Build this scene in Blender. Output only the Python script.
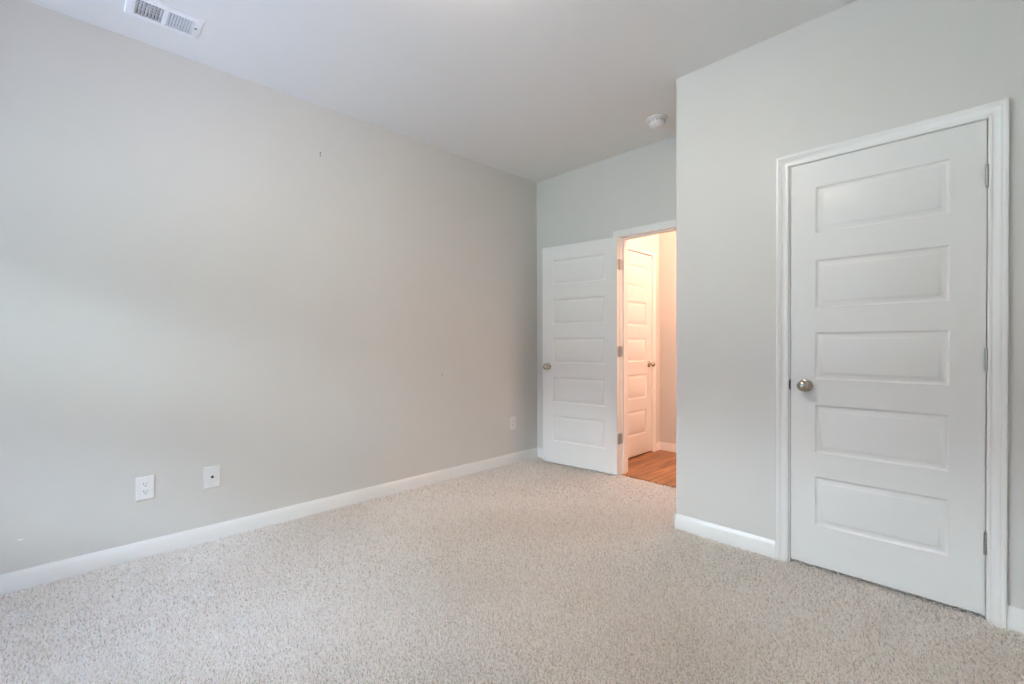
import bpy, bmesh, math
import numpy as np
from mathutils import Matrix, Vector

for o in list(bpy.data.objects):
    bpy.data.objects.remove(o, do_unlink=True)
sc = bpy.context.scene
COL = sc.collection
PI = math.pi
R = math.radians

# ------------------------------------------------------------------ camera
CX, CY, CZ = 3.1229, -3.3991, 1.1307
cam_data = bpy.data.cameras.new('camera')
cam = bpy.data.objects.new('camera', cam_data)
COL.objects.link(cam)
cam_data.sensor_width = 36
cam_data.lens = 457.468 / 1024 * 36
cam_data.shift_y = (347.1328 - 342) / 1024
cam_data.clip_start = 0.02
yaw, pitch, roll = R(45.7007), R(-0.4562), R(-0.1845)
r_ = Vector((math.cos(yaw), math.sin(yaw), 0))
f_ = Vector((-math.sin(yaw), math.cos(yaw), 0))
u_ = Vector((0, 0, 1))
f2 = f_ * math.cos(pitch) + u_ * math.sin(pitch)
u2 = u_ * math.cos(pitch) - f_ * math.sin(pitch)
r3 = r_ * math.cos(roll) + u2 * math.sin(roll)
u3 = u2 * math.cos(roll) - r_ * math.sin(roll)
m = Matrix((r3, u3, -f2)).transposed().to_4x4()
m.translation = (CX, CY, CZ)
cam.matrix_world = m
sc.camera = cam

# ------------------------------------------------------------------ colour management
sc.view_settings.view_transform = 'Standard'
sc.view_settings.look = 'None'
sc.view_settings.gamma = 1
sc.view_settings.use_curve_mapping = False
sc.view_settings.exposure = 0.13
sc.cycles.max_bounces = 16
sc.cycles.diffuse_bounces = 12
sc.cycles.transparent_max_bounces = 16
sc.cycles.sample_clamp_indirect = 0
sc.cycles.use_denoising = True
sc.cycles.caustics_reflective = False

# ------------------------------------------------------------------ sky seen through the windows
# radiance by elevation (sine): ground brightened for the ceiling, tree line, open sky, added dark band shaping the light, upper sky
SKY_BANDS = ((-1.0, (12.3, 14.5, 21.3)), (-0.36, (12.3, 14.5, 21.3)), (-0.33, (6.8, 9.9, 11.6)), (-0.01, (6.8, 9.9, 11.6)),
             (0.01, (0.15, 0.3, 0.15)), (0.21, (0.4, 2.0, 5.5)), (0.23, (30.8, 35.6, 40.0)), (0.335, (30.8, 35.6, 40.0)),
             (0.35, (0.2, 0.3, 0.3)), (0.49, (0.2, 0.3, 0.3)), (0.51, (20.8, 29.8, 46.0)), (0.75, (20.0, 28.5, 44.0)), (1.0, (18.0, 26.0, 42.0)))
world = bpy.data.worlds.new('sky')
sc.world = world
world.use_nodes = True
nt = world.node_tree
nt.nodes.clear()
wo = nt.nodes.new('ShaderNodeOutputWorld')
bg = nt.nodes.new('ShaderNodeBackground')
tc = nt.nodes.new('ShaderNodeTexCoord')
sx = nt.nodes.new('ShaderNodeSeparateXYZ')
cr = nt.nodes.new('ShaderNodeValToRGB')
mr = nt.nodes.new('ShaderNodeMapRange')
nt.links.new(tc.outputs['Generated'], sx.inputs[0])
mr.inputs['From Min'].default_value = -1
mr.inputs['From Max'].default_value = 1
nt.links.new(sx.outputs['Z'], mr.inputs['Value'])
nt.links.new(mr.outputs[0], cr.inputs[0])
nt.links.new(cr.outputs[0], bg.inputs['Color'])
nt.links.new(bg.outputs[0], wo.inputs[0])
el = cr.color_ramp
for i, (pos, c) in enumerate(SKY_BANDS):
    e = el.elements[0] if i == 0 else el.elements[-1] if i == len(SKY_BANDS)-1 else el.elements.new((pos+1)/2)
    e.color = (*c, 1)
el.elements[0].position = 0.0
bg.inputs['Strength'].default_value = 1.12

# ------------------------------------------------------------------ dimensions (metres)
H = 2.740
XR, YB = 3.62, -5.20            # right wall, back wall
XC, YC = 1.8130, -0.7203          # closet corner
HX, HY = 0.74, 1.113            # hallway side wall, hallway end wall
HALL_W = 36.0                   # hallway ceiling lamp, watts
LAMP_W = 31.0                   # bedroom ceiling lamp, watts
WINDOWS = ((0.10, 0.94), (1.06, 1.90))
RIGHT_WINDOWS = ()
WZ0, WZ1 = 0.62, 2.08


# ------------------------------------------------------------------ helpers
def mat(name, color, rough=0.5, metal=0.0, spec=0.5, bump=None, nodes=None):
    mt = bpy.data.materials.new(name)
    mt.use_nodes = True
    n = mt.node_tree
    b = n.nodes['Principled BSDF']
    b.inputs['Base Color'].default_value = (*color, 1)
    b.inputs['Roughness'].default_value = rough
    b.inputs['Metallic'].default_value = metal
    b.inputs['Specular IOR Level'].default_value = spec
    if bump:
        sc_, st, dist = bump
        t = n.nodes.new('ShaderNodeTexCoord')
        nz = n.nodes.new('ShaderNodeTexNoise')
        nz.inputs['Scale'].default_value = sc_
        nz.inputs['Detail'].default_value = 3
        bp = n.nodes.new('ShaderNodeBump')
        bp.inputs['Strength'].default_value = st
        bp.inputs['Distance'].default_value = dist
        n.links.new(t.outputs['Object'], nz.inputs['Vector'])
        n.links.new(nz.outputs['Fac'], bp.inputs['Height'])
        n.links.new(bp.outputs[0], b.inputs['Normal'])
    if nodes:
        nodes(n, b)
    return mt


def mottle(c1, c2, scale, detail=2):
    def f(n, b):
        t = n.nodes.new('ShaderNodeTexCoord')
        nz = n.nodes.new('ShaderNodeTexNoise')
        nz.inputs['Scale'].default_value = scale
        nz.inputs['Detail'].default_value = detail
        mx = n.nodes.new('ShaderNodeMix')
        mx.data_type = 'RGBA'
        mx.inputs[6].default_value = (*c1, 1)
        mx.inputs[7].default_value = (*c2, 1)
        n.links.new(t.outputs['Object'], nz.inputs['Vector'])
        n.links.new(nz.outputs['Fac'], mx.inputs[0])
        n.links.new(mx.outputs[2], b.inputs['Base Color'])
    return f


WALL_C = (0.68, 0.67, 0.645)
M_wall = mat('wall_paint', WALL_C, 0.48, spec=0.35, bump=(260, 0.10, 0.0006),
             nodes=mottle(tuple(c*0.985 for c in WALL_C), tuple(c*1.015 for c in WALL_C), 3))
M_ceil = mat('ceiling_paint', (0.78, 0.78, 0.765), 0.8, spec=0.2, bump=(180, 0.12, 0.0008))
M_trim = mat('white_trim_paint', (0.84, 0.84, 0.83), 0.26, spec=0.5)
M_door = mat('white_door_paint', (0.79, 0.79, 0.775), 0.36, spec=0.45, bump=(420, 0.05, 0.0003))
M_nickel = mat('satin_nickel', (0.50, 0.46, 0.38), 0.24, metal=1.0, nodes=mottle((0.47, 0.43, 0.35), (0.54, 0.50, 0.42), 40))
M_hinge = mat('brushed_steel', (0.42, 0.41, 0.41), 0.34, metal=1.0, nodes=mottle((0.38, 0.37, 0.37), (0.46, 0.45, 0.45), 60))
M_plastic = mat('white_plastic', (0.80, 0.80, 0.80), 0.30, nodes=mottle((0.79, 0.79, 0.79), (0.81, 0.81, 0.81), 30))
M_slot = mat('dark_slot', (0.03, 0.03, 0.03), 0.6, nodes=mottle((0.025, 0.025, 0.025), (0.035, 0.035, 0.035), 30))
M_vent = mat('vent_enamel', (0.82, 0.83, 0.85), 0.35, nodes=mottle((0.81, 0.82, 0.84), (0.83, 0.84, 0.86), 30))
M_duct = mat('duct_metal', (0.16, 0.16, 0.17), 0.6, metal=0.3, nodes=mottle((0.14, 0.14, 0.15), (0.18, 0.18, 0.19), 20))
M_black = mat('black_screw', (0.02, 0.02, 0.02), 0.4, metal=0.5, nodes=mottle((0.015, 0.015, 0.015), (0.03, 0.03, 0.03), 100))
M_grey = mat('plain_grey', (0.30, 0.29, 0.28), 0.5, nodes=mottle((0.27, 0.26, 0.25), (0.33, 0.32, 0.31), 100))
M_putty = mat('white_fleck', (0.9, 0.9, 0.9), 0.6, nodes=mottle((0.88, 0.88, 0.88), (0.92, 0.92, 0.92), 100))


def glass_nodes():
    mt = bpy.data.materials.new('window_glass')
    mt.use_nodes = True
    n = mt.node_tree
    n.nodes.clear()
    out = n.nodes.new('ShaderNodeOutputMaterial')
    tr = n.nodes.new('ShaderNodeBsdfTransparent')
    tr.inputs[0].default_value = (0.94, 0.96, 0.95, 1)
    gl = n.nodes.new('ShaderNodeBsdfGlossy')
    gl.inputs['Roughness'].default_value = 0.02
    fr = n.nodes.new('ShaderNodeFresnel')
    fr.inputs['IOR'].default_value = 1.45
    mx = n.nodes.new('ShaderNodeMixShader')
    n.links.new(fr.outputs[0], mx.inputs[0])
    n.links.new(tr.outputs[0], mx.inputs[1])
    n.links.new(gl.outputs[0], mx.inputs[2])
    n.links.new(mx.outputs[0], out.inputs[0])
    return mt


M_glass = glass_nodes()


def emit_mat(name, color, strength):
    def f(n, b):
        b.inputs['Emission Color'].default_value = (*color, 1)
        b.inputs['Emission Strength'].default_value = strength
    return mat(name, (0.85, 0.83, 0.78), 0.4, nodes=f)


def box(bm, x0, x1, y0, y1, z0, z1, bevel=0.0):
    g = bmesh.ops.create_cube(bm, size=1.0)
    for v in g['verts']:
        v.co = Vector(((x0+x1)/2 + v.co.x*(x1-x0), (y0+y1)/2 + v.co.y*(y1-y0), (z0+z1)/2 + v.co.z*(z1-z0)))
    if bevel:
        ed = list({e for v in g['verts'] for e in v.link_edges})
        bmesh.ops.bevel(bm, geom=ed, offset=bevel, segments=2, affect='EDGES', profile=0.5)
    return g['verts']


def lathe(bm, prof, seg=32, axis='Z', origin=(0, 0, 0), sign=1):
    """prof = [(radius, height)] revolved about an axis through origin"""
    rings = []
    o = Vector(origin)
    for r, h in prof:
        ring = []
        for k in range(seg):
            a = 2*PI*k/seg
            c, s = r*math.cos(a), r*math.sin(a)
            p = {'Z': (c, s, h*sign), 'Y': (c, h*sign, s), 'X': (h*sign, c, s)}[axis]
            ring.append(bm.verts.new(o + Vector(p)))
        rings.append(ring)
    for a, b in zip(rings, rings[1:]):
        for k in range(seg):
            bm.faces.new((a[k], a[(k+1) % seg], b[(k+1) % seg], b[k]))
    if prof[0][0] > 1e-6:
        bm.faces.new(rings[0])
    if prof[-1][0] > 1e-6:
        bm.faces.new(rings[-1])
    bmesh.ops.remove_doubles(bm, verts=[v for r in rings for v in r], dist=1e-6)


def obj(name, bm, material, parent=None, smooth=False, kind=None, label=None, cat=None, group=None, loc=None):
    bmesh.ops.recalc_face_normals(bm, faces=bm.faces[:])
    me = bpy.data.meshes.new(name)
    bm.to_mesh(me)
    bm.free()
    if smooth:
        me.polygons.foreach_set('use_smooth', [True]*len(me.polygons))
        try:
            me.set_sharp_from_angle(angle=R(38))
        except Exception:
            pass
    me.materials.append(material)
    o = bpy.data.objects.new(name, me)
    COL.objects.link(o)
    if parent:
        o.parent = parent
    if loc:
        o.location = loc
    tag(o, kind, label, cat, group)
    return o


def tag(o, kind=None, label=None, cat=None, group=None):
    for k, v in (('kind', kind), ('label', label), ('category', cat), ('group', group)):
        if v:
            o[k] = v


def empty(name, loc, rz=0, kind=None, label=None, cat=None, group=None, parent=None):
    o = bpy.data.objects.new(name, None)
    o.empty_display_size = 0.05
    COL.objects.link(o)
    o.location = loc
    o.rotation_euler = (0, 0, rz)
    if parent:
        o.parent = parent
    tag(o, kind, label, cat, group)
    return o


def prism(bm, poly, z0, z1):
    lo = [bm.verts.new((x, y, z0)) for x, y in poly]
    hi = [bm.verts.new((x, y, z1)) for x, y in poly]
    n = len(poly)
    for i in range(n):
        bm.faces.new((lo[i], lo[(i+1) % n], hi[(i+1) % n], hi[i]))
    bm.faces.new(lo[::-1])
    bm.faces.new(hi)


# ------------------------------------------------------------------ room shell
Z0 = -0.0135                      # sub-floor under the pile
T = 0.12

b = bmesh.new()
box(b, -T, 0, YB-T, HY+T, Z0, H)
obj('wall_left', b, M_wall, kind='structure', label='long pale greige wall on the left with outlets near its base', cat='wall')

b = bmesh.new()                  # far wall with the doorway to the hall
box(b, 0, 0.948, 0, T, Z0, H)
box(b, 0.948, 1.754, 0, T, 2.053, H)
box(b, 1.754, XR+T, 0, T, Z0, H)
obj('wall_far', b, M_wall, kind='structure', label='short pale far wall around the open hallway doorway', cat='wall')

b = bmesh.new()                  # closet wall, rounded outside corner
rr = 0.016
arc = [(XC + rr - rr*math.cos(a), YC + rr - rr*math.sin(a)) for a in [PI/2*k/6 for k in range(7)]]
prism(b, [(XC, 0)] + arc + [(2.416, YC), (2.416, YC+T), (XC+T, YC+T), (XC+T, 0)], Z0, H)
box(b, 2.416, 3.1600, YC, YC+T, 2.053, H)
box(b, 3.1600, XR, YC, YC+T, Z0, H)
obj('wall_closet', b, M_wall, kind='structure', smooth=True, label='pale grey closet wall jutting into the room at right', cat='wall')

b = bmesh.new()
y = YB-T
for a0, a1 in RIGHT_WINDOWS:
    box(b, XR, XR+T, y, a0, Z0, H)
    box(b, XR, XR+T, a0, a1, Z0, WZ0)
    box(b, XR, XR+T, a0, a1, WZ1, H)
    y = a1
box(b, XR, XR+T, y, HY+T, Z0, H)
obj('wall_right', b, M_wall, kind='structure', label='pale right-hand wall beside the camera', cat='wall')

b = bmesh.new()                  # back wall with the window openings
xs = [0.0]
for a0, a1 in WINDOWS:
    box(b, xs[-1], a0, YB-T, YB, Z0, H)
    box(b, a0, a1, YB-T, YB, Z0, WZ0)
    box(b, a0, a1, YB-T, YB, WZ1, H)
    xs.append(a1)
box(b, xs[-1], XR, YB-T, YB, Z0, H)
obj('wall_back', b, M_wall, kind='structure', label='pale window wall behind the camera', cat='wall')

# hallway shell
b = bmesh.new()
box(b, HX-T, HX, T, 0.173, Z0, H)
box(b, HX-T, HX, 0.173, 0.974, 2.053, H)
box(b, HX-T, HX, 0.974, HY+T, Z0, H)
obj('wall_hall_side', b, M_wall, kind='structure', label='warm-lit hallway side wall with the closed panel door', cat='wall')
b = bmesh.new()
box(b, HX, XR, HY, HY+T, Z0, H)
obj('wall_hall_end', b, M_wall, kind='structure', label='warm-lit wall facing the doorway across the hallway', cat='wall')
b = bmesh.new()                  # unseen wall added so the gap round the hallway door stays dark
box(b, 0, HX-T, HY, HY+T, Z0, H)
obj('wall_hall_backing', b, M_wall, kind='structure', label='unseen wall added to block outside light behind the closed hallway door', cat='wall')

# floor slab, hall floor
b = bmesh.new()
box(b, -T, XR+T, YB-T, 0.028, -0.12, Z0)
M_base = mat('carpet_backing', (0.64, 0.58, 0.52), 0.95, spec=0.1, nodes=mottle((0.60, 0.54, 0.48), (0.68, 0.62, 0.56), 300))
obj('floor', b, M_base, kind='structure', label='bedroom floor under the beige carpet', cat='floor')


def wood(n, bs):
    t = n.nodes.new('ShaderNodeTexCoord')
    mp = n.nodes.new('ShaderNodeMapping')
    mp.inputs['Rotation'].default_value = (0, 0, R(90))
    n.links.new(t.outputs['Object'], mp.inputs[0])
    br = n.nodes.new('ShaderNodeTexBrick')
    br.inputs['Scale'].default_value = 1
    br.inputs['Brick Width'].default_value = 0.9
    br.inputs['Row Height'].default_value = 0.075
    br.inputs['Mortar Size'].default_value = 0.0012
    br.inputs['Color1'].default_value = (0.42, 0.20, 0.085, 1)
    br.inputs['Color2'].default_value = (0.24, 0.105, 0.042, 1)
    br.inputs['Mortar'].default_value = (0.10, 0.045, 0.02, 1)
    n.links.new(mp.outputs[0], br.inputs['Vector'])
    m2 = n.nodes.new('ShaderNodeMapping')
    m2.inputs['Scale'].default_value = (38, 3.0, 1)
    n.links.new(t.outputs['Object'], m2.inputs[0])
    nz = n.nodes.new('ShaderNodeTexNoise')
    nz.inputs['Scale'].default_value = 1
    nz.inputs['Detail'].default_value = 5
    nz.inputs['Distortion'].default_value = 0.6
    n.links.new(m2.outputs[0], nz.inputs['Vector'])
    ra = n.nodes.new('ShaderNodeValToRGB')
    ra.color_ramp.elements[0].position = 0.32
    ra.color_ramp.elements[0].color = (0.55, 0.50, 0.45, 1)
    ra.color_ramp.elements[1].position = 0.68
    ra.color_ramp.elements[1].color = (1.35, 1.4, 1.45, 1)
    n.links.new(nz.outputs['Fac'], ra.inputs[0])
    mx = n.nodes.new('ShaderNodeMix')
    mx.data_type = 'RGBA'
    mx.blend_type = 'MULTIPLY'
    mx.inputs[0].default_value = 1
    n.links.new(br.outputs['Color'], mx.inputs[6])
    n.links.new(ra.outputs[0], mx.inputs[7])
    n.links.new(mx.outputs[2], bs.inputs['Base Color'])


M_wood = mat('wood_plank', (0.4, 0.2, 0.1), 0.38, spec=0.4, nodes=wood)
b = bmesh.new()
box(b, 0, XR+T, 0.028, HY+T, -0.12, 0.0)
obj('floor_hall', b, M_wood, kind='structure', label='orange-brown wood plank floor of the hallway', cat='floor')

# ceiling with the register cut out
VX0, VX1, VY0, VY1 = 0.262, 0.389, -3.152, -2.924
b = bmesh.new()
box(b, -T, VX0, YB-T, HY+T, H, H+0.12)
box(b, VX1, XR+T, YB-T, HY+T, H, H+0.12)
box(b, VX0, VX1, YB-T, VY0, H, H+0.12)
box(b, VX0, VX1, VY1, HY+T, H, H+0.12)
obj('ceiling', b, M_ceil, kind='structure', label='flat white painted ceiling', cat='ceiling')

# ------------------------------------------------------------------ baseboards
BASE = [(0.0, Z0), (0.0135, Z0), (0.0135, 0.060), (0.0115, 0.066), (0.0105, 0.072), (0.0075, 0.078), (0.0065, 0.083), (0.0, 0.083)]


def baseboard(name, pts, label):
    """pts: polyline with the wall on the left-hand side of travel reversed: the profile grows to the right"""
    bm = bmesh.new()
    P = [Vector((x, y)) for x, y in pts]
    rings = []
    for i, p in enumerate(P):
        ns = []
        if i > 0:
            d = (P[i]-P[i-1]).normalized()
            ns.append(Vector((d.y, -d.x)))
        if i < len(P)-1:
            d = (P[i+1]-P[i]).normalized()
            ns.append(Vector((d.y, -d.x)))
        if len(ns) == 2:
            s = ns[0]+ns[1]
            off = s / (1+ns[0].dot(ns[1]))
        else:
            off = ns[0]
        rings.append([bm.verts.new((p.x+off.x*t, p.y+off.y*t, z)) for t, z in BASE])
    k = len(BASE)
    for a, c in zip(rings, rings[1:]):
        for j in range(k):
            bm.faces.new((a[j], a[(j+1) % k], c[(j+1) % k], c[j]))
    bm.faces.new(rings[0])
    bm.faces.new(rings[-1])
    obj(name, bm, M_trim, kind='structure', smooth=True, label=label, cat='baseboard')


baseboard('baseboard_left', [(0, YB+.014), (0, 0)], 'white baseboard along the long left wall')
baseboard('baseboard_far', [(0.0138, 0), (0.907, 0)], 'white baseboard behind the open door on the far wall')
baseboard('baseboard_closet', [(XC, 0), (XC, YC+0.010), (XC+0.010, YC), (2.3733, YC)], 'white baseboard wrapping the closet corner left of the closet door')
baseboard('baseboard_closet_right', [(3.1990, YC), (XR-.014, YC)], 'white baseboard stub right of the closet door')
baseboard('baseboard_right', [(XR, YC), (XR, YB+.014)], 'white baseboard on the right-hand wall')
baseboard('baseboard_back', [(XR, YB), (0, YB)], 'white baseboard under the windows')
baseboard('baseboard_hall_end', [(HX, 1.006), (HX, HY), (XR, HY)], 'white baseboard round the hallway corner')


# ------------------------------------------------------------------ doors
CAS = [(0, 0), (0, 0.0072), (0.0012, 0.0092), (0.004, 0.0108), (0.007, 0.0114), (0.0105, 0.0112), (0.0115, 0.0092), (0.014, 0.0088), (0.026, 0.0105),
       (0.034, 0.0135), (0.0375, 0.0160), (0.040, 0.0150), (0.0425, 0.0165), (0.046, 0.0180), (0.052, 0.0182), (0.0555, 0.0172), (0.057, 0.0145), (0.057, 0)]


def casing(name, parent, xl, xr, zt, y, sgn, wid=1.0):
    """moulded casing round an opening, in the local XZ plane at y, growing to sgn*y"""
    bm = bmesh.new()
    st = [lambda u: (xl-u, Z0), lambda u: (xl-u, zt+u), lambda u: (xr+u, zt+u), lambda u: (xr+u, Z0)]
    rings = []
    for s in st:
        rings.append([bm.verts.new((s(u*wid)[0], y+sgn*d*1.15, s(u*wid)[1])) for u, d in CAS])
    k = len(CAS)
    for a, c in zip(rings, rings[1:]):
        for j in range(k-1):
            bm.faces.new((a[j], a[j+1], c[j+1], c[j]))
    bm.faces.new(rings[0])
    bm.faces.new(rings[-1])
    return obj(name, bm, M_trim, parent, smooth=True)


def jamb(parent, xl, xr, zt, depth, stop_y):
    bm = bmesh.new()
    t = 0.019
    box(bm, xl-t, xl, 0, depth, Z0, zt)
    box(bm, xr, xr+t, 0, depth, Z0, zt)
    box(bm, xl-t, xr+t, 0, depth, zt, zt+t)
    s0, s1 = stop_y, stop_y+0.034
    box(bm, xl, xl+0.011, s0, s1, Z0, zt)
    box(bm, xr-0.011, xr, s0, s1, Z0, zt)
    box(bm, xl+0.011, xr-0.011, s0, s1, zt-0.011, zt)
    return obj('door_jamb', bm, M_trim, parent)


PZ = [(0.217, 0.461), (0.580, 0.820), (0.947, 1.181), (1.305, 1.541), (1.675, 1.904)]
RINGS = [(0.0, 0.0), (0.0025, -0.0028), (0.007, -0.0066), (0.0105, -0.0082), (0.014, -0.0082), (0.0295, -0.0034), (0.0315, -0.0008), (0.034, 0.0)]


def leaf(parent, x0, x1, y0, y1, z0, z1, stile):
    """moulded five-panel door leaf, panels on both faces"""
    bm = bmesh.new()
    xs = [x0, x0+stile, x1-stile, x1]
    zs = [z0] + [v for p in PZ for v in p] + [z1]
    for y, sg in ((y0, 1), (y1, -1)):          # sg: direction into the leaf
        for i in range(3):
            for j in range(len(zs)-1):
                a, c, d, e = xs[i], xs[i+1], zs[j], zs[j+1]
                if i == 1 and j % 2 == 1:
                    prev = None
                    for ins, dep in RINGS:
                        yy = y - sg*dep
                        rg = [bm.verts.new((px, yy, pz)) for px, pz in ((a+ins, d+ins), (c-ins, d+ins), (c-ins, e-ins), (a+ins, e-ins))]
                        if prev:
                            for k in range(4):
                                bm.faces.new((prev[k], prev[(k+1) % 4], rg[(k+1) % 4], rg[k]))
                        prev = rg
                    bm.faces.new(prev)
                else:
                    bm.faces.new([bm.verts.new((px, y, pz)) for px, pz in ((a, d), (c, d), (c, e), (a, e))])
    for q in (((x0, y0, z0), (x0, y1, z0), (x0, y1, z1), (x0, y0, z1)), ((x1, y0, z0), (x1, y1, z0), (x1, y1, z1), (x1, y0, z1)),
              ((x0, y0, z0), (x1, y0, z0), (x1, y1, z0), (x0, y1, z0)), ((x0, y0, z1), (x1, y0, z1), (x1, y1, z1), (x0, y1, z1))):
        bm.faces.new([bm.verts.new(p) for p in q])
    bmesh.ops.remove_doubles(bm, verts=bm.verts[:], dist=1e-5)
    return obj('door_leaf', bm, M_door, parent, smooth=True)


def knob(parent, x, y, z, sgn, label=None):
    bm = bmesh.new()
    prof = [(0.0325, 0), (0.0325, 0.003), (0.031, 0.006), (0.026, 0.0085), (0.015, 0.010), (0.0115, 0.013), (0.0105, 0.022),
            (0.0125, 0.027), (0.019, 0.031), (0.0245, 0.037), (0.0272, 0.044), (0.0270, 0.051), (0.0240, 0.058), (0.0180, 0.0635), (0.010, 0.0665), (0.0, 0.0675)]
    lathe(bm, prof, 36, 'Y', (x, y, z), sgn)
    return obj('door_knob', bm, M_nickel, parent, smooth=True, label=label)


def hinge_knuckle(parent, x, y, z0):
    bm = bmesh.new()
    r = 0.0062
    prof = [(0.0, -0.003), (0.0035, -0.002), (0.0045, 0.0), (r, 0.0005)]
    for k in range(5):
        a, c = 0.0178*k, 0.0178*(k+1)
        prof += [(r, a+0.0008), (r, c-0.0008), (r-0.0010, c-0.0004), (r-0.0010, c+0.0004)]
    prof += [(0.0045, 0.0895), (0.0035, 0.0915), (0.0, 0.0925)]
    lathe(bm, prof, 20, 'Z', (x, y, z0))
    return bm


HZ = (0.267, 1.014, 1.758)

# ---- door_1: closed closet door (hinges on the right)
d1 = empty('door_1', (0, YC, 0), kind='structure', label='closed white five-panel closet door with knob at left', cat='door')
JL, JR, ZT = 2.4353, 3.1407, 2.034
casing('door_casing', d1, JL-0.005, JR+0.001, ZT+0.0006, 0, -1)
jamb(d1, JL, JR, ZT, T, 0.038)
lf = leaf(d1, 2.4385, 3.1377, 0.001, 0.036, 0.014, 2.0318, 0.1070)
knob(lf, 2.504, 0.001, 0.914, -1, 'satin nickel round knob on the closed closet door')
knob(lf, 2.504, 0.036, 0.914, 1)
for z in HZ:
    bm = hinge_knuckle(lf, 3.1396, -0.0065, z)
    box(bm, 3.1380, 3.1404, -0.001, 0.030, z+0.001, z+0.088)
    obj('door_hinge', bm, M_hinge, lf, smooth=True, label='grey steel butt hinge')
bm = bmesh.new()
box(bm, 2.4342, 2.4362, -0.001, 0.030, 0.885, 0.943)
box(bm, 2.4310, 2.4372, -0.0026, -0.001, 0.893, 0.935, 0.0006)
obj('strike_plate', bm, M_slot, d1, label='dark metal strike plate lip beside the knob')

# ---- door_2: bedroom door standing open against the far wall
d2 = empty('door_2', (0, 0, 0), kind='structure', label='open white five-panel bedroom door folded back against the far wall', cat='door')
JL2, JR2 = 0.967, 1.735
casing('door_casing', d2, JL2-0.003, JR2+0.003, ZT, 0, -1)
casing('door_casing', d2, JL2-0.003, JR2+0.003, ZT, T, 1)
jamb(d2, JL2, JR2, ZT, T, 0.038)
OPEN = R(-172.0)
pin = (0.9665, -0.0070)
lf2 = leaf(d2, 0.004, 0.764, 0.008, 0.043, 0.014, 2.0305, 0.112)
lf2.location = (pin[0], pin[1], 0)
lf2.rotation_euler = (0, 0, OPEN)
knob(lf2, 0.700, 0.043, 0.914, 1, 'satin nickel round knob at the free edge of the open door')
knob(lf2, 0.700, 0.008, 0.914, -1)
bm = bmesh.new()
box(bm, 0.7635, 0.7655, 0.013, 0.038, 0.885, 0.943)
obj('latch_plate', bm, M_nickel, lf2)
for z in HZ:
    bm = hinge_knuckle(lf2, 0, 0, z)
    box(bm, 0.0022, 0.0042, 0.002, 0.036, z+0.001, z+0.088)
    obj('door_hinge', bm, M_hinge, lf2, smooth=True, label='grey steel butt hinge')
    bm = bmesh.new()
    box(bm, JL2-0.001, JL2+0.0012, -0.006, 0.032, z+0.001, z+0.088)
    for s in (0.016, 0.044, 0.072):
        lathe(bm, [(0.0035, 0), (0.0032, 0.0006), (0, 0.0008)], 10, 'X', (JL2+0.0012, 0.014 if s != 0.044 else 0.022, z+s))
    obj('hinge_plate', bm, M_hinge, d2, label='grey steel hinge plate on the door jamb')

# ---- door_3: closed door in the hallway's side wall (local x runs along world y)
d3 = empty('door_3', (HX, 0, 0), R(90), kind='structure', label='closed white panel door in the warm-lit hallway', cat='door')
# local x -> world y ; local y -> world -x  (into the wall)
casing('door_casing', d3, 0.190, 0.960, ZT, 0, -1, 0.80)
jamb(d3, 0.192, 0.958, ZT, T, 0.038)
lf3 = leaf(d3, 0.195, 0.955, 0.001, 0.036, 0.016, 2.0275, 0.112)
knob(lf3, 0.892, 0.001, 0.914, -1, 'warm-lit metal round knob on the hallway door')
for z in HZ:
    bm = hinge_knuckle(lf3, 0.1945, -0.0065, z)
    obj('door_hinge', bm, M_hinge, lf3, smooth=True)

# threshold reducer strip between carpet and wood
b = bmesh.new()
box(b, 0.967, 1.735, 0.020, 0.032, Z0, 0.0035)
obj('trim_threshold', b, M_wood, kind='structure', label='thin wooden edge where the carpet meets the hallway floor', cat='threshold')


# ------------------------------------------------------------------ windows behind the camera
def window(name, x0, x1, loc=None, rz=0):
    w = empty(name, loc or (0, YB, 0), rz, kind='structure', label='white double-hung window in the wall behind the camera', cat='window')
    z0, z1 = WZ0, WZ1
    bm = bmesh.new()
    f = 0.035
    box(bm, x0, x0+f, -T, -0.005, z0, z1)
    box(bm, x1-f, x1, -T, -0.005, z0, z1)
    box(bm, x0+f, x1-f, -T, -0.005, z1-f, z1)
    box(bm, x0+f, x1-f, -T, -0.005, z0, z0+f)
    obj('window_frame', bm, M_trim, w)
    zm = (z0+z1)/2
    for nm, a, c, y in (('lower', z0+f, zm+0.022, -0.065), ('upper', zm-0.022, z1-f, -0.100)):
        bm = bmesh.new()
        s = 0.042
        xa, xb = x0+f, x1-f
        box(bm, xa, xa+s, y, y+0.03, a, c)
        box(bm, xb-s, xb, y, y+0.03, a, c)
        box(bm, xa+s, xb-s, y, y+0.03, a, a+s)
        box(bm, xa+s, xb-s, y, y+0.03, c-s, c)
        sash = obj('window_sash', bm, M_trim, w)
        bm = bmesh.new()
        box(bm, xa+s, xb-s, y+0.013, y+0.017, a+s, c-s)
        obj('glass_pane', bm, M_glass, sash)
    bm = bmesh.new()
    box(bm, x0-0.058, x1+0.058, -0.004, 0.045, z0-0.022, z0, 0.003)
    box(bm, x0-0.05, x1+0.05, 0, 0.016, z0-0.085, z0-0.022, 0.002)
    obj('window_sill', bm, M_trim, w)
    bm = bmesh.new()
    c = 0.057
    box(bm, x0-c, x0, 0, 0.017, z0, z1+c, 0.003)
    box(bm, x1, x1+c, 0, 0.017, z0, z1+c, 0.003)
    box(bm, x0, x1, 0, 0.017, z1, z1+c, 0.003)
    obj('window_casing', bm, M_trim, w)


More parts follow.
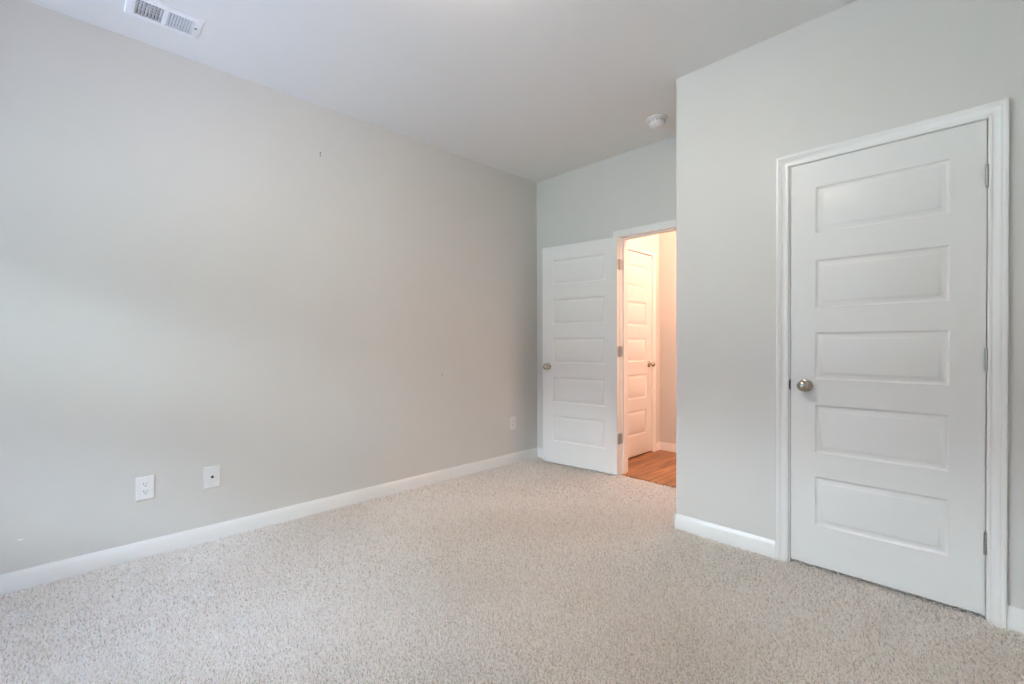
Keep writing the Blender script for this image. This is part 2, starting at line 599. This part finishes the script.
for i, (a0, a1) in enumerate(WINDOWS):
    window('window_%d' % (i+1), a0, a1)
for i, (a0, a1) in enumerate(RIGHT_WINDOWS):
    window('window_%d' % (len(WINDOWS)+i+1), a0, a1, (XR, 0, 0), PI/2)

# ------------------------------------------------------------------ ceiling register
vent = empty('ceiling_vent', (0.3255, -3.038, H), label='white metal air vent in the ceiling above the left wall', cat='vent')
hx, hy = 0.0635, 0.114            # half opening
bm = bmesh.new()
ox, oy = 0.096, 0.147
lvl = [((ox, oy), 0.0), ((ox-0.002, oy-0.002), -0.004), ((hx+0.012, hy+0.012), -0.0075), ((hx, hy), -0.0075), ((hx, hy), 0.012)]
prev = None
for (a, c), z in lvl:
    rg = [bm.verts.new(p) for p in ((-a, -c, z), (a, -c, z), (a, c, z), (-a, c, z))]
    if prev:
        for k in range(4):
            bm.faces.new((prev[k], prev[(k+1) % 4], rg[(k+1) % 4], rg[k]))
    prev = rg
box(bm, -hx, hx, -0.009, 0.009, -0.0072, 0.004)     # centre bar
obj('vent_frame', bm, M_vent, vent)
for side, sgn, n in ((-1, -1, 8), (1, 1, 9)):
    y0 = side*0.009 if side > 0 else -hy
    for k in range(n):
        yc = y0 + (hy-0.009)*(k+0.5)/n
        bm = bmesh.new()
        w2 = 0.0075 if side < 0 else 0.0056
        vs = box(bm, -hx, hx, -0.0008, 0.0008, -w2, w2)
        bmesh.ops.rotate(bm, verts=bm.verts[:], cent=(0, 0, 0), matrix=Matrix.Rotation(R(42)*sgn, 3, 'X'))
        bmesh.ops.translate(bm, verts=bm.verts[:], vec=(0, yc, -0.0005))
        obj('vent_slat', bm, M_vent, vent)
bm = bmesh.new()                 # damper bars crossing behind the slats
for k in range(5):
    xx = -hx + 2*hx*(k+0.5)/5
    box(bm, xx-0.0045, xx+0.0045, -hy, 0, 0.016, 0.020)
obj('vent_damper', bm, M_vent, vent)
bm = bmesh.new()
box(bm, 0.010, 0.014, 0.118, 0.130, -0.014, -0.006, 0.001)
obj('vent_lever', bm, M_hinge, vent)
bm = bmesh.new()
e = 0.0005
for q in ((-hx-e, -hx+0.001, -hy, hy), (hx-0.001, hx+e, -hy, hy), (-hx, hx, -hy-e, -hy+0.001), (-hx, hx, hy-0.001, hy+e)):
    box(bm, *q, 0.004, 0.16)
box(bm, -hx, hx, -hy, hy, 0.16, 0.162)
obj('duct_box', bm, M_duct, vent)

# ------------------------------------------------------------------ smoke detector
sd = empty('smoke_detector', (1.494, -0.347, H), label='round white smoke detector on the ceiling near the closet corner', cat='smoke detector')
bm = bmesh.new()
lathe(bm, [(0.0, 0.0), (0.074, 0.0), (0.0745, -0.004), (0.073, -0.009), (0.062, -0.0115), (0.0, -0.0125)], 40)
obj('mounting_ring', bm, M_plastic, sd, smooth=True)
bm = bmesh.new()
lathe(bm, [(0.050, -0.0120), (0.049, -0.0150), (0.052, -0.0180), (0.0555, -0.0200), (0.0565, -0.029), (0.0550, -0.040), (0.049, -0.049), (0.038, -0.0555), (0.022, -0.0585), (0.0, -0.059)], 40)
obj('detector_body', bm, M_plastic, sd, smooth=True)
bm = bmesh.new()
for k in range(12):
    a = 2*PI*k/12
    vs = box(bm, 0.0548, 0.0572, -0.009, 0.009, -0.030, -0.0245)
    bmesh.ops.rotate(bm, verts=vs, cent=(0, 0, 0), matrix=Matrix.Rotation(a, 3, 'Z'))
obj('sensor_slots', bm, M_grey, sd)
bm = bmesh.new()
lathe(bm, [(0.011, -0.0560), (0.011, -0.0600), (0.009, -0.0612), (0.0, -0.0612)], 20, 'Z', (0.012, -0.014, 0))
obj('test_button', bm, M_plastic, sd, smooth=True)


# ------------------------------------------------------------------ wall plates
def plate(name, y, z, label, cat, kind, group=None):
    t = empty(name, (0, y, z), label=label, cat=cat, group=group)
    bm = bmesh.new()
    prof = [(0.0398, 0.0622, 0.0), (0.0398, 0.0622, 0.0030), (0.0375, 0.060, 0.0058), (0.0345, 0.057, 0.0064)]
    prev = None
    for a, c, d in prof:
        rg = [bm.verts.new(p) for p in ((d, -a, -c), (d, a, -c), (d, a, c), (d, -a, c))]
        if prev:
            for k in range(4):
                bm.faces.new((prev[k], prev[(k+1) % 4], rg[(k+1) % 4], rg[k]))
        prev = rg
    bm.faces.new(prev)
    obj('wall_plate', bm, M_plastic, t)
    if kind == 'duplex':
        for s in (-1, 1):
            bm = bmesh.new()
            pts = []
            for k in range(28):                 # round receptacle face with flattened top and bottom
                a = 2*PI*k/28
                pts.append((0.0172*math.cos(a), max(-0.0138, min(0.0138, 0.0172*math.sin(a)))))
            lo = [bm.verts.new((0.0062, p, s*0.0195+q)) for p, q in pts]
            hi = [bm.verts.new((0.0088, p*0.90, s*0.0195+q*0.90)) for p, q in pts]
            for k in range(28):
                bm.faces.new((lo[k], lo[(k+1) % 28], hi[(k+1) % 28], hi[k]))
            bm.faces.new(hi)
            rc = obj('receptacle', bm, M_plastic, t)
            bm = bmesh.new()
            zc = s*0.0195
            box(bm, 0.0086, 0.0091, -0.0078, -0.0052, zc-0.001, zc+0.0085)
            box(bm, 0.0086, 0.0091, 0.0052, 0.0076, zc+0.000, zc+0.0075)
            lathe(bm, [(0.0028, 0), (0.0028, 0.0005), (0, 0.0005)], 12, 'X', (0.0086, 0, zc-0.0075))
            obj('outlet_slots', bm, M_slot, rc)
        sp = (0.0,)
    else:
        bm = bmesh.new()
        lathe(bm, [(0.0075, 0.006), (0.0075, 0.0080), (0.0052, 0.0085), (0.0048, 0.0165), (0.0040, 0.0170), (0.0, 0.0170)], 18, 'X')
        obj('coax_connector', bm, M_black, t, smooth=True)
        sp = (-0.041, 0.041)
    for q in sp:
        bm = bmesh.new()
        lathe(bm, [(0.0032, 0.0062), (0.0030, 0.0072), (0.0, 0.0076)], 12, 'X', (0, 0, q))
        obj('plate_screw', bm, M_vent, t, smooth=True)
    return t


plate('wall_outlet', -3.100, 0.364, 'white duplex outlet low on the left wall, nearest the left edge', 'outlet', 'duplex')
plate('wall_outlet', -0.348, 0.371, 'small white outlet low on the left wall near the open door', 'outlet', 'duplex')
plate('cable_plate', -2.795, 0.361, 'white wall plate with one dark coax connector right of the large outlet', 'wall plate', 'coax')


def screw(name, y, z, r, d, material, label, cat):
    bm = bmesh.new()
    lathe(bm, [(r*0.5, -0.004), (r*0.5, d*0.3), (r, d*0.5), (r*0.9, d*0.9), (0.0, d)], 12, 'X')
    o = obj(name, bm, material, smooth=True, label=label, cat=cat)
    o.location = (0, y, z)


screw('wall_screw', -2.157, 2.4225, 0.0042, 0.006, M_black, 'upper of two tiny black screws high on the left wall', 'screw')
screw('wall_screw', -2.158, 2.4055, 0.0042, 0.006, M_black, 'lower of two tiny black screws high on the left wall', 'screw')
screw('nail_hole_mark', -1.162, 0.873, 0.0060, 0.003, M_grey, 'tiny grey nail hole mark halfway up the left wall', 'nail')  # grey disc standing in for a nail hole
bm = bmesh.new()
lathe(bm, [(0.0030, 0.0), (0.0026, 0.0006), (0.0, 0.0009)], 12, 'X')
bmesh.ops.scale(bm, vec=(1, 3.2, 1), verts=bm.verts[:])
o = obj('paint_fleck', bm, M_putty, label='tiny white paint fleck low on the left wall above the baseboard', cat='paint fleck')
o.location = (0, -3.558, 0.223)


# ------------------------------------------------------------------ ceiling lamps
def dome(name, x, y, watts, color, label, r=0.15, spread=None):
    t = empty(name, (x, y, H), label=label, cat='ceiling light')
    bm = bmesh.new()
    lathe(bm, [(0.0, 0.0), (r*1.05, 0.0), (r*1.05, -0.018), (r*0.98, -0.024), (0.0, -0.024)], 40)
    obj('lamp_base', bm, M_nickel, t, smooth=True)
    bm = bmesh.new()
    n = 10
    prof = [(r*0.97*math.cos(PI/2*k/n), -0.024-0.07*math.sin(PI/2*k/n)) for k in range(n)] + [(0.0, -0.094)]
    lathe(bm, prof, 40)
    area = 2*PI*r*r*0.75
    obj('lamp_shade', bm, emit_mat(name+'_glass', color, watts/(PI*area)), t, smooth=True)


dome('ceiling_light', 1.81, -2.38, LAMP_W, (1.0, 0.87, 0.76), 'round flush frosted glass light on the bedroom ceiling')
dome('ceiling_light', 1.65, 0.78, HALL_W, (1.0, 0.57, 0.41), 'round flush warm light on the hallway ceiling outside the doorway')
dome('ceiling_light', 3.10, 0.66, HALL_W, (1.0, 0.57, 0.41), 'round flush warm light added farther along the hallway to lift its lower walls')  # second hallway lamp, added to brighten the lower hall walls


# ------------------------------------------------------------------ carpet pile (cut and loop frieze, uncountable)
def carpet():
    rng = np.random.default_rng(7)

    def spots(s, dmin, dmax):
        xs_ = np.arange(0.016, XR-0.016, s)
        ys_ = np.arange(YB+0.016, 0.02, s*0.87)
        gx, gy = np.meshgrid(xs_, ys_)
        gx = gx + (np.arange(len(ys_)) % 2)[:, None]*s*0.5
        gx = gx + rng.uniform(-.42, .42, gx.shape)*s
        gy = gy + rng.uniform(-.42, .42, gy.shape)*s
        x, y = gx.ravel(), gy.ravel()
        ok = (x > 0.017) & (x < XR-0.017) & (y > YB+0.017) & (y < 0.014)
        ok &= ~((x > XC-0.018) & (y > YC-0.019) & ~((x > 2.437) & (x < 3.139) & (y < YC+0.10)))
        ok &= ~((y > -0.019) & ((x < 0.972) | (x > 1.73)))
        d = np.hypot(x-CX, y-CY)
        ok &= (d >= dmin) & (d < dmax)
        return x[ok], y[ok], np.full(ok.sum(), s)
    parts = [spots(0.0075, 0.9, 2.3), spots(0.0095, 2.3, 3.4), spots(0.013, 3.4, 9), spots(0.014, 0, 0.9)]
    x = np.concatenate([p[0] for p in parts])
    y = np.concatenate([p[1] for p in parts])
    s = np.concatenate([p[2] for p in parts])
    n = len(x)
    # slow lean field: traffic and vacuum patches
    fld = (np.sin(2.1*x+1.3*y+0.7) + np.sin(-1.7*x+3.1*y+2.0+1.2*np.sin(1.9*x)) + 0.8*np.sin(4.3*x+2.2*y+1.1*np.sin(3*y)) + 0.6*np.sin(7.0*x-5.1*y))/3.4
    az = rng.uniform(0, 2*PI, n)
    lean = rng.uniform(0.15, 1.0, n)
    lx = np.cos(az)*lean*0.95 + 0.5*fld
    ly = np.sin(az)*lean*0.95 - 0.4*fld
    ht = rng.uniform(0.0075, 0.0140, n) * np.clip(s/0.0075, 1, 1.15)
    w = rng.uniform(0.0023, 0.0036, n) * (s/0.0075)
    tw = rng.uniform(0, 2*PI, n)
    base = np.stack([x, y, np.full(n, Z0+0.0002)], 1)
    V = np.zeros((n, 10, 3))
    for ring, (hf, wf, lf_) in enumerate(((0.0, 0.85, 0.0), (0.55, 1.15, 0.30), (0.92, 0.85, 0.62))):
        for k in range(3):
            a = tw + 2*PI*k/3 + ring*0.5
            V[:, ring*3+k, 0] = x + np.cos(a)*w*wf + lx*ht*lf_
            V[:, ring*3+k, 1] = y + np.sin(a)*w*wf + ly*ht*lf_
            V[:, ring*3+k, 2] = base[:, 2] + ht*hf*(1-0.25*lean)
    V[:, 9, 0] = x + lx*ht*0.80
    V[:, 9, 1] = y + ly*ht*0.80
    V[:, 9, 2] = base[:, 2] + ht*(1-0.25*lean)
    quads = []
    for r in range(2):
        for k in range(3):
            quads.append((r*3+k, r*3+(k+1) % 3, r*3+3+(k+1) % 3, r*3+3+k))
    tris = [(6+k, 6+(k+1) % 3, 9) for k in range(3)]
    off = (np.arange(n)*10)[:, None, None]
    Q = (np.array(quads)[None]+off).reshape(-1, 4)
    Tt = (np.array(tris)[None]+off).reshape(-1, 3)
    me = bpy.data.meshes.new('carpet')
    me.vertices.add(n*10)
    me.vertices.foreach_set('co', V.astype(np.float32).ravel())
    me.loops.add(Q.size+Tt.size)
    me.loops.foreach_set('vertex_index', np.concatenate([Q.ravel(), Tt.ravel()]).astype(np.int32))
    me.polygons.add(len(Q)+len(Tt))
    st = np.concatenate([np.arange(len(Q))*4, Q.size+np.arange(len(Tt))*3]).astype(np.int32)
    me.polygons.foreach_set('loop_start', st)
    me.polygons.foreach_set('use_smooth', np.ones(len(Q)+len(Tt), dtype=bool))
    me.update(calc_edges=True)
    # yarn colour per tuft: cream, beige and a few brown flecks
    t = rng.uniform(0, 1, n)
    cream, beige, brown = np.array([.97, .925, .875]), np.array([.94, .875, .81]), np.array([.83, .755, .68])
    c = np.where((t < .55)[:, None], cream, np.where((t < .90)[:, None], beige, brown))
    worn = np.clip(np.sin(3.1*x+0.6*np.sin(2.7*y)+0.4)*np.sin(2.6*y+0.9*np.sin(2.2*x)+1.0), 0, 1)[:, None]   # foot traffic
    c = np.clip(c * rng.uniform(.92, 1.05, (n, 1)) * (1 - worn*np.array([.05, .07, .09])), 0, .98)
    ca = np.ones((n, 10, 4), dtype=np.float32)
    ca[:, :, :3] = c[:, None, :]
    at = me.color_attributes.new('yarn', 'FLOAT_COLOR', 'POINT')
    at.data.foreach_set('color', ca.ravel())

    def nd(nn, bs):
        a = nn.nodes.new('ShaderNodeAttribute')
        a.attribute_name = 'yarn'
        nn.links.new(a.outputs['Color'], bs.inputs['Base Color'])
        bs.inputs['Sheen Weight'].default_value = 0.15
    me.materials.append(mat('carpet_yarn', (0.7, 0.6, 0.5), 0.95, spec=0.1, nodes=nd))
    o = bpy.data.objects.new('carpet', me)
    COL.objects.link(o)
    tag(o, 'stuff', 'flecked beige textured carpet pile covering the bedroom floor', 'carpet')


carpet()
